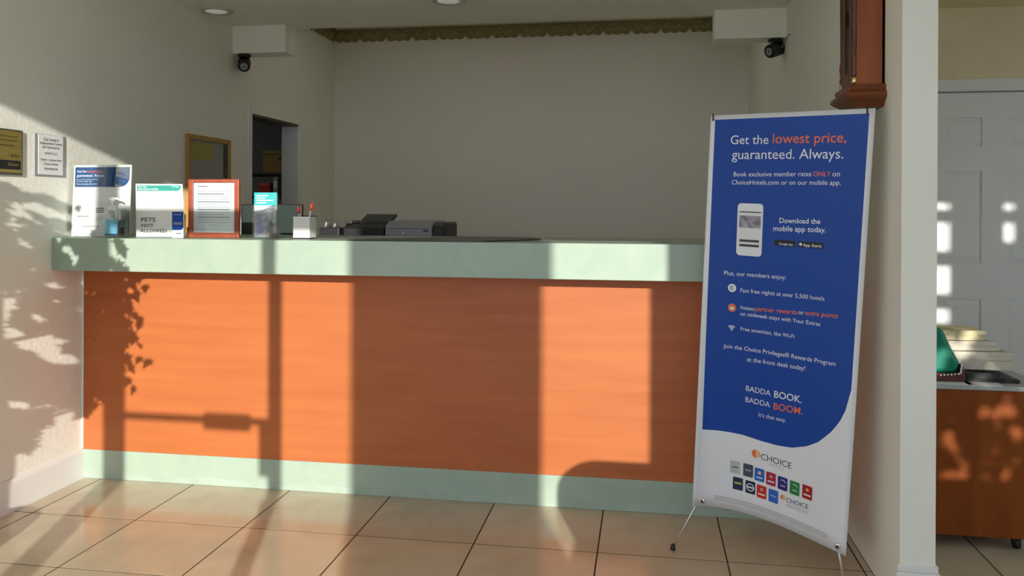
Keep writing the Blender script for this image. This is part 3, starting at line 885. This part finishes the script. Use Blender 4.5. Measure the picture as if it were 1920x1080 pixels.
bc = empty('blue_card', (.493, -.14, CT), 'small blue and white card standing in front of the pets sign', 'card')
boxo('card', PAPER, .463, -.142, CT+.002, .522, -.1405, 1.341, bc, 0)
boxo('foot', ACRYL, .463, -.142, CT+.0005, .522, -.105, CT+.002, bc, 0)
plate(bc, 'printed_field', BLUE, .464, 1.253, .521, 1.340, -.1426, None, 0, (0, .016, 0, 0))
for z, w_ in ((1.325, .04), (1.286, .044), (1.280, .044)): plate(bc, 'printed_line', INKP, .472, z, .472+w_, z+.003, -.143)
plate(bc, 'printed_line', INKG, .484, 1.236, .51, 1.240, -.1426)
# framed letter
fd = empty('framed_letter', (.62, -.03, CT), 'red wood framed printed letter standing upright on the counter', 'picture frame')
x0, x1, z0, z1, ya, t = .488, .752, CT+.001, 1.498, -.03, .024
boxo('frame_side', REDW, x0, ya-.012, z0, x0+t, ya+.008, z1, fd)
boxo('frame_side', REDW, x1-t, ya-.012, z0, x1, ya+.008, z1, fd)
boxo('frame_rail', REDW, x0+t, ya-.012, z0, x1-t, ya+.008, z0+t, fd)
boxo('frame_rail', REDW, x0+t, ya-.012, z1-t*.7, x1-t, ya+.008, z1, fd)
boxo('mat_board', PAPER, x0+t, ya-.002, z0+t, x1-t, ya+.002, z1-t*.7, fd, 0)
boxo('letter', mat('letter_paper', (.74, .77, .80), .6), x0+t+.014, ya-.0035, z0+t+.006, x1-t-.010, ya-.002, z1-t*.7-.004, fd, 0)
boxo('pane', ACRYL, x0+t, ya-.008, z0+t, x1-t, ya-.0065, z1-t*.7, fd, 0)
for k in range(15):
    z = 1.462-k*.0125
    if k == 1: continue
    plate(fd, 'typed_line', INKP if k % 3 else INKG, x0+.048, z, x0+.048+(.05 if k == 0 else .165-.03*(k % 4 == 3)), z+.0032, ya-.0038)
plate(fd, 'typed_line', INKP, x0+.11, 1.275, x0+.15, 1.278, ya-.0038)
boxo('easel', BLACK, .60, ya+.008, z0, .64, ya+.012, 1.44, fd, 0)
# brochure holder
br = empty('brochure_stand', (.88, -.02, CT), 'teal topped photo brochure in a clear holder beside the framed letter', 'brochure')
x0, x1, ya = .821, .937, -.02
boxo('brochure', LCARD, x0, ya, CT+.004, x1, ya+.006, 1.434, br, 0)
plate(br, 'printed_header', TEAL2, x0, 1.372, x1, 1.434, ya-.0006, None, 0, (.0, .0, 0, 0))
MB().prism([(x0, 1.372), (x0, 1.345), (x0+.05, 1.352), (x0+.08, 1.368), (x1, 1.378), (x1, 1.372)], ya-.0005, ya, 'y').build('printed_wave', INKW, br)
for z, w_ in ((1.416, .06), (1.405, .045), (1.394, .085), (1.382, .05)): plate(br, 'printed_line', INKW, x0+.012, z, x0+.012+w_, z+.005, ya-.001)
MB().prism([(x0+.02, CT+.02), (x0+.04, CT+.02), (x0+.043, CT+.09), (x0+.03, CT+.11), (x0+.018, CT+.09)], ya-.0005, ya, 'y').build('printed_figure', mat('lilac_print', (.20, .20, .50), .5), br)
MB().prism([(x0+.08, CT+.006), (x0+.105, CT+.006), (x0+.10, CT+.04), (x0+.09, CT+.055), (x0+.078, CT+.035)], ya-.0005, ya, 'y').build('printed_figure', mat('rose_print', (.40, .22, .22), .5), br)
boxo('pocket', ACRYL, x0-.004, ya-.012, CT+.001, x1+.004, ya-.0105, CT+.16, br, 0)
boxo('back', ACRYL, x0-.004, ya+.008, CT+.001, x1+.004, ya+.0095, 1.42, br, 0)
boxo('base', ACRYL, x0-.004, ya-.012, CT+.0005, x1+.004, ya+.04, CT+.003, br, 0)
# pen cup and pens
pc = empty('pen_cup', (1.091, -.05, CT), 'square white pen cup holding red pens near the front edge', 'pen cup')
c0 = Vector((1.091, -.05, CT))
b = MB()
w_ = .041
for q in ((-w_, -w_, -w_+.003, w_), (w_-.003, -w_, w_, w_), (-w_+.003, -w_, w_-.003, -w_+.003), (-w_+.003, w_-.003, w_-.003, w_)):
    b.box(c0.x+q[0], c0.y+q[1], CT+.006, c0.x+q[2], c0.y+q[3], CT+.106)
b.build('cup', WHITEP, pc, .002)
boxo('cup_base', BLACK, c0.x-w_+.002, c0.y-w_+.002, CT+.0005, c0.x+w_-.002, c0.y+w_-.002, CT+.008, pc, .001)
boxo('rim', BLACK, c0.x-w_-.001, c0.y+w_-.004, CT+.1, c0.x+w_+.001, c0.y+w_+.001, CT+.110, pc, .001)
REDP = mat('red_plastic', (.55, .035, .02), .35)
for dx, dy, tx, ty, hh, lab in ((-.022, 0, -.034, .0, .150, 'left-leaning red pen in the white pen cup'), (.022, -.005, .036, .0, .168, 'taller red pen at the right of the white pen cup')):
    r = empty('pen', (c0.x+dx, c0.y+dy, CT+.009), lab, 'pen', 'red pens in the cup')
    p0 = c0+Vector((dx*.3, dy, .012))
    p1 = c0+Vector((tx, ty, hh))
    a = p0.lerp(p1, .78)
    MB().tube([p0, a], [.004, .0045], 8).build('barrel', WHITEP, r)
    MB().tube([a, p1], [.006, .0055], 8).build('cap', REDP, r)
# dark desk pad on the worktop
b = MB().prism([(1.35, -.20), (1.99, -.205), (2.20, .10), (2.12, .33), (1.76, .33)], CT+.001, CT+.006, 'z')
b.build('desk_pad', mat('pad_vinyl', (.055, .065, .06), .35), None, .001, label='thin dark writing pad lying flat in the middle of the worktop', cat='desk pad')

# ---------------------------------------------------------------- behind the counter
DZ = 1.03
mn = empty('computer_monitor', (.46, .95, DZ), 'dark computer monitor behind the brochure stand', 'monitor')
boxo('housing', BLACK, .27, .95, 1.11, .657, .985, 1.382, mn, .006)
boxo('screen', SCREEN, .282, .948, 1.125, .645, .950, 1.374, mn, 0)
boxo('neck', BLACK, .43, .985, DZ+.01, .50, 1.01, 1.22, mn)
boxo('base', BLACK, .36, .90, DZ+.0005, .57, 1.06, DZ+.012, mn)
prn = empty('desktop_printer', (1.36, 1.05, DZ), 'grey desktop printer with black side behind the counter', 'printer')
x0, x1 = 1.19, 1.47
MB().prism([(.90, DZ+.002), (.90, 1.257), (.97, 1.286), (1.25, 1.286), (1.25, DZ+.002)], x0, x1, 'x').build('body', GREYP, prn, .008)
MB().prism([(.91, DZ+.002), (.91, 1.25), (.97, 1.278), (1.25, 1.278), (1.25, DZ+.002)], x1, x1+.072, 'x').build('side_cover', BLACK, prn, .012)
boxo('seam', DARKG, x0+.02, .898, 1.242, x1-.02, .901, 1.245, prn, 0)
boxo('button', WHITEP, x0+.105, .896, 1.212, x0+.115, .901, 1.220, prn, .001)
boxo('button', DARKG, x1-.05, .897, 1.225, x1-.02, .901, 1.237, prn, .001)
boxo('output_tray', GREYP, x0+.03, .84, 1.10, x1-.03, .90, 1.115, prn)
fx = empty('fax_machine', (1.05, 1.05, DZ), 'black office machine with tilted grey paper tray beside the grey printer', 'office machine')
MB().prism([(.95, DZ+.002), (.95, 1.24), (1.0, 1.265), (1.25, 1.265), (1.25, DZ+.002)], .915, 1.168, 'x').build('body', BLACK, fx, .01)
MB().prism([(1.05, 1.266), (1.19, 1.305), (1.19, 1.325), (1.05, 1.28)], .985, 1.178, 'x').build('paper_tray', DARKG, fx, .004)
boxo('handset', DARKG, .918, .97, 1.266, .965, 1.17, 1.285, fx, .008)
st = empty('stapler_rack', (.84, .98, DZ), 'black desk organiser with small tools beside the office machine', 'organiser')
boxo('tray', BLACK, .775, .93, DZ+.002, .90, 1.03, 1.245, st, .006)
for i, (dx, hh, w_) in enumerate(((.02, .03, .012), (.05, .05, .016), (.075, .022, .012), (.1, .038, .010))):
    MB().tube([(.775+dx, .98, 1.246), (.775+dx+.008*((-1)**i), .98, 1.246+hh)], w_*.6, 8).build('tool', DARKG if i % 2 else GREYP, st)
# through the doorway
sh = empty('storage_shelf', (-.85, 4.3, 0), 'dark storage shelf seen through the doorway', 'shelf')
for x in (-1.5, -.45): boxo('upright', DARKG, x, 3.95, 0, x+.03, 4.45, 1.70, sh)
for z in (.5, 1.1, 1.45, 1.68): boxo('shelf_board', DARKG, -1.5, 3.95, z, -.42, 4.45, z+.022, sh)
cbx = empty('cardboard_box', (-.9, 4.2, 1.70), 'brown cardboard box on top of the shelf in the back room', 'box')
boxo('carton', CARD, -1.03, 4.02, 1.703, -.62, 4.38, 1.915, cbx)
boxo('lid', CARD, -1.04, 4.01, 1.885, -.61, 4.39, 1.92, cbx)
boxo('handle_slot', INKK, -.86, 4.008, 1.83, -.79, 4.0105, 1.85, cbx, 0)
rb = empty('red_carton', (-.95, 4.05, 1.47), 'small red carton on the shelf under the brown box', 'box')
boxo('carton', REDBOX, -1.05, 3.97, 1.473, -.93, 4.12, 1.60, rb)
boxo('flap', mat('pink_card', (.5, .12, .12), .7), -1.045, 3.968, 1.575, -.935, 3.9705, 1.597, rb, 0)
wbk = empty('white_binder', (-.87, 4.05, 1.47), 'pale binder standing right of the red carton on the shelf', 'binder')
boxo('cover', GREYP, -.90, 3.97, 1.473, -.85, 4.2, 1.66, wbk)
boxo('spine_label', PAPER, -.89, 3.968, 1.55, -.86, 3.9705, 1.62, wbk, 0)

# ---------------------------------------------------------------- hall cart and what lies on it
ct = empty('service_cart', (4.0, 0, 0), 'cherry wood rolling cabinet with grey top in the side hall', 'cart')
X0, X1, Y0, Y1 = 3.69, 4.26, -.2, .32
boxo('front_panel', CARTW, X0, Y0, .055, X1, Y0+.02, .642, ct, .002)
boxo('body', CARTW, X0+.002, Y0+.02, .06, X1-.002, Y1, .642, ct, .002)
boxo('top', mat('grey_laminate', (.40, .42, .43), .4), X0-.006, Y0-.008, .643, X1+.006, Y1+.006, .662, ct, .003)
for x, y in ((X0+.05, Y0+.06), (4.160, Y0+.05), (X0+.05, Y1-.06), (4.16, Y1-.06)):
    w_ = MB().lathe([(.012, -.012), (.022, -.011), (.024, -.004), (.024, .004), (.022, .011), (.012, .012)], 0, 0, 16, M=Matrix.Translation((x, y, .0245)) @ Matrix.Rotation(PI/2, 4, 'Y')).build('caster_wheel', BLACK, ct)
    boxo('caster_fork', BLACK, x-.016, y-.014, .026, x+.016, y+.014, .056, ct, .004)
def soft(name, x0, y0, z0, x1, y1, z1, m, parent, r=.03, sag=.0):
    # folded cloth: rounded slab with a fold line on the open side
    b = MB()
    n = 10
    prof = []
    H = z1-z0
    for k in range(n+1):
        a = -PI/2+PI*k/n
        prof.append((x1-r+r*math.cos(a), z0+H/2+H/2*math.sin(a)))
    for k in range(n+1):
        a = PI/2+PI*k/n
        prof.append((x0+r+r*math.cos(a)*.6, z0+H/2+H/2*math.sin(a)-sag*.5))
    pts = [(px+.006*math.sin(pz*90), pz) for px, pz in prof]
    return b.prism(pts, y0, y1, 'y').build(name, m, parent, .006)
def towel(x0, z0, x1, z1, y0, y1, m, label):
    r = empty('folded_towel', ((x0+x1)/2, (y0+y1)/2, z0), label, 'towel', 'folded towels on the cart')
    soft('upper_fold', x0, y0, (z0+z1)/2, x1, y1, z1, m, r, .03, .004)
    soft('lower_fold', x0-.004, y0-.003, z0, x1+.006, y1+.003, (z0+z1)/2, m, r, .03)
tr = empty('black_tray', (4.06, -.06, .662), 'flat black tray under the folded towels on the cart', 'tray')
b = MB()
b.prism([(3.972, .664), (4.176, .663), (4.178, .676), (3.972, .700)], -.14, .16, 'y').build('tray_base', BLACK, tr, .003)
boxo('rim', BLACK, 3.972, -.147, .676, 4.10, -.1405, .703, tr, .002)
towel(3.885, .701, 4.185, .776, -.07, .14, TOWEL, 'thick lowest beige towel of the stack on the cart')
towel(3.88, .777, 4.125, .817, -.05, .13, TOWEL, 'middle beige towel of the stack on the cart')
towel(3.87, .818, 4.085, .859, -.04, .12, TOWEL2, 'cream towel on top of the stack on the cart')
gb = empty('green_pouch', (3.87, -.13, .662), 'shiny green pouch with beaded maroon trim leaning at the wall end', 'pouch')
b = MB()
b.prism([(3.80, .695), (3.935, .700), (3.948, .74), (3.915, .80), (3.880, .88), (3.80, .89)], -.155, -.085, 'y').build('pouch', BAGG, gb, .018, 3)
b = MB()
b.prism([(3.80, .6635), (3.965, .6635), (3.968, .69), (3.955, .735), (3.945, .70), (3.80, .697)], -.158, -.08, 'y').build('trim', BAGR, gb, .006)
for k in range(11):
    t = k/10
    q = Vector((3.87, 0, .690)).lerp(Vector((3.945, 0, .698)), min(1, t*1.8)) if t < .56 else Vector((3.945, 0, .698)).lerp(Vector((3.950, 0, .735)), (t-.56)/.44)
    MB().lathe([(.001, -.005), (.005, -.003), (.005, .003), (.001, .005)], 0, 0, 8, M=Matrix.Translation((q.x, -.160, q.z))).build('bead', CHROME, gb)
for q, s in (((3.80, -.205, 3.98, -.12), 'white paper sheet lying at the wall end of the cart top'), ((3.96, -.206, 4.09, -.13), 'white paper slip hanging over the cart front edge')):
    boxo('paper_sheet', PAPER, q[0], q[1], .6625, q[2], q[3], .6642, None, 0, label=s, cat='paper', group='papers on the cart')

# ---------------------------------------------------------------- lobby and porch things that shade the counter
ac_ = empty('lobby_armchair', (3.52, -3.0, 0), 'brown upholstered armchair in the lobby just right of the view', 'armchair')
cx, cy = 3.53, -2.95
pr = []
for k in range(7):
    a = PI/2+PI/2*k/6
    pr.append((cx-.33+.16+.16*math.cos(a), .90-.12+.12*math.sin(a)))
pr = [(cx+.33, .42), (cx+.33, .86), (cx+.29, .90)]+pr+[(cx-.33, .42)]
MB().prism(pr, cy-.06, cy+.06, 'y').build('backrest', UPHOL, ac_, .02)
boxo('seat', UPHOL, cx-.27, cy-.60, .30, cx+.27, cy-.06, .46, ac_, .03)
for s in (-1, 1):
    boxo('armrest', UPHOL, cx+s*.30-.04, cy-.60, .22, cx+s*.30+.04, cy-.06, .62, ac_, .03)
    for yy in (cy-.55, cy): boxo('leg', CLOCKD, cx+s*.28-.02, yy-.02, .001, cx+s*.28+.02, yy+.02, .32, ac_)
PX, PY = .33, -2.0
DX, DZ_ = TAZ*(PY+4.8), TEL*(PY+4.8)          # shift of the crown along the sun's path
pt = empty('potted_tree', (PX, PY, 0), 'leafy potted tree by the left lobby wall casting leaf shadows', 'tree')
MB().lathe([(.11, .002), (.12, .01), (.16, .28), (.175, .29), (.175, .33), (.15, .33), (.14, .28)], PX, PY, 24).build('pot', TERRA, pt)
MB().lathe([(.005, .284), (.142, .284), (.142, .29), (.005, .292)], PX, PY, 20).build('soil', BARK, pt)
MB().tube([(PX, PY, .2), (PX+.01, PY, .6), (PX-.01, PY, 1.0), (PX, PY, 1.75)], [.024, .022, .018, .008], 10).build('trunk', BARK, pt)
LF = [(0, -.55), (.10, -.30), (.42, -.34), (.32, -.10), (.58, .10), (.26, .16), (.20, .36), (0, .72), (-.20, .36), (-.26, .16), (-.58, .10), (-.32, -.10), (-.42, -.34), (-.10, -.30)]
b = MB()
def leaf(c, s):
    a = random.uniform(-.9, .9)+PI
    M = Matrix.Translation(c) @ Matrix.Rotation(random.uniform(-.5, .5), 4, 'Z') @ Matrix.Rotation(random.uniform(-.6, .6), 4, 'X') @ Matrix.Rotation(a, 4, 'Y')
    b.add([M @ Vector((p[0]*s, .02*s*abs(p[0]), p[1]*s)) for p in LF]+[M @ Vector((0, 0, 0))], [(k, (k+1) % 14, 14) for k in range(14)])
HOLES = [(1.193, 1.879, .015, .106), (1.205, 1.8, .015, .03), (1.273, 1.77, .041, .057), (1.314, 1.702, .036, .029), (1.192, 1.485, .012, .026), (1.231, 1.479, .013, .019), (1.223, 1.979, .011, .017), (1.257, 1.885, .012, .018),
         (1.302, 2.044, .014, .012), (1.237, 2.21, .016, .019), (1.215, 2.378, .02, .017), (1.21, 2.291, .03, .017), (1.284, 2.394, .029, .018), (1.337, 2.315, .019, .013), (1.323, 2.269, .018, .014), (1.385, 2.215, .015, .015), (1.416, 2.177, .014, .014), ]
LOW = [(.3, 1.45), (.8, 1.30), (1.186, 1.29), (1.231, 1.22), (1.247, 1.31), (1.28, 1.38), (1.302, 1.455), (1.351, 1.40), (1.388, 1.403), (1.432, 1.458), (1.462, 1.486), (1.60, 1.55), (1.8, 1.7)]
def interp(T, x):
    for (a, q), (c, e) in zip(T, T[1:]):
        if x <= c: return q+(e-q)*max(0, (x-a)/(c-a))
    return T[-1][1]
n = 0
while n < 1650:
    xs_, zs_, y = random.uniform(.985, 1.60), random.uniform(1.2, 2.46), PY+random.uniform(-.2, .2)
    x, z = xs_-TAZ*(y+4.8), zs_-TEL*(y+4.8)
    if xs_ > 1.54+.04*math.sin(zs_*11)+.02*math.sin(zs_*29): continue
    if zs_ < interp(LOW, xs_)+.035: continue
    if zs_ > 2.29 and random.random() > (.10 if xs_ > 1.33 else .45): continue
    if any(((xs_-a)/(c+.013))**2+((zs_-q)/(e+.013))**2 < 1 for a, q, c, e in HOLES): continue
    leaf((x, y, z), random.uniform(.04, .065))
    n += 1
for x, z, s in ((1.699, 2.079, .05), (1.67, 2.131, .05), (1.65, 2.04, .06), (1.67, 1.919, .05), (1.63, 1.85, .06), (1.672, 1.792, .04), (1.715, 1.709, .062), (1.668, 1.722, .05), (1.625, 1.679, .05), (1.637, 1.573, .045), (1.607, 1.612, .05), (1.606, 1.971, .07), (1.625, 2.10, .075), (1.60, 1.90, .07), (1.59, 1.80, .07), (1.60, 1.72, .07), (1.635, 2.26, .07), (1.657, 2.222, .06), (1.635, 2.147, .07), (1.602, 2.159, .07)):
    leaf((x-DX, PY, z-DZ_), s*1.1)
for k in range(46):
    z = random.uniform(1.56, 2.2)
    x = random.uniform(1.55, 1.60+.05*math.sin(z*14)+.03)
    leaf((x-DX, PY, z-DZ_), random.uniform(.04, .06))
b.build('foliage', LEAF, pt, kind='stuff')
for k in range(9):
    z = .7+k*.1
    q = -1 if k % 2 else 1
    MB().tube([(PX, PY, z), (PX+q*.14, PY, z+.10), (PX+q*.30, PY+.05*q, z+.14)], [.010, .007, .003], 6).build('branch', BARK, pt)
bu = empty('porch_shrub', (5.5, -5.2, -.02), 'leafy shrub outside the hall window', 'shrub')
MB().tube([(5.5, -5.2, -.02), (5.52, -5.2, 1.2), (5.5, -5.2, 2.0)], [.04, .03, .01], 8).build('trunk', BARK, bu)
b = MB()
for k in range(430):
    x, z = random.uniform(5.2, 5.95), random.uniform(1.46, 2.55)
    leaf((x, random.uniform(-5.3, -5.05), z), random.uniform(.06, .10))
b.build('foliage', LEAF, bu, kind='stuff')
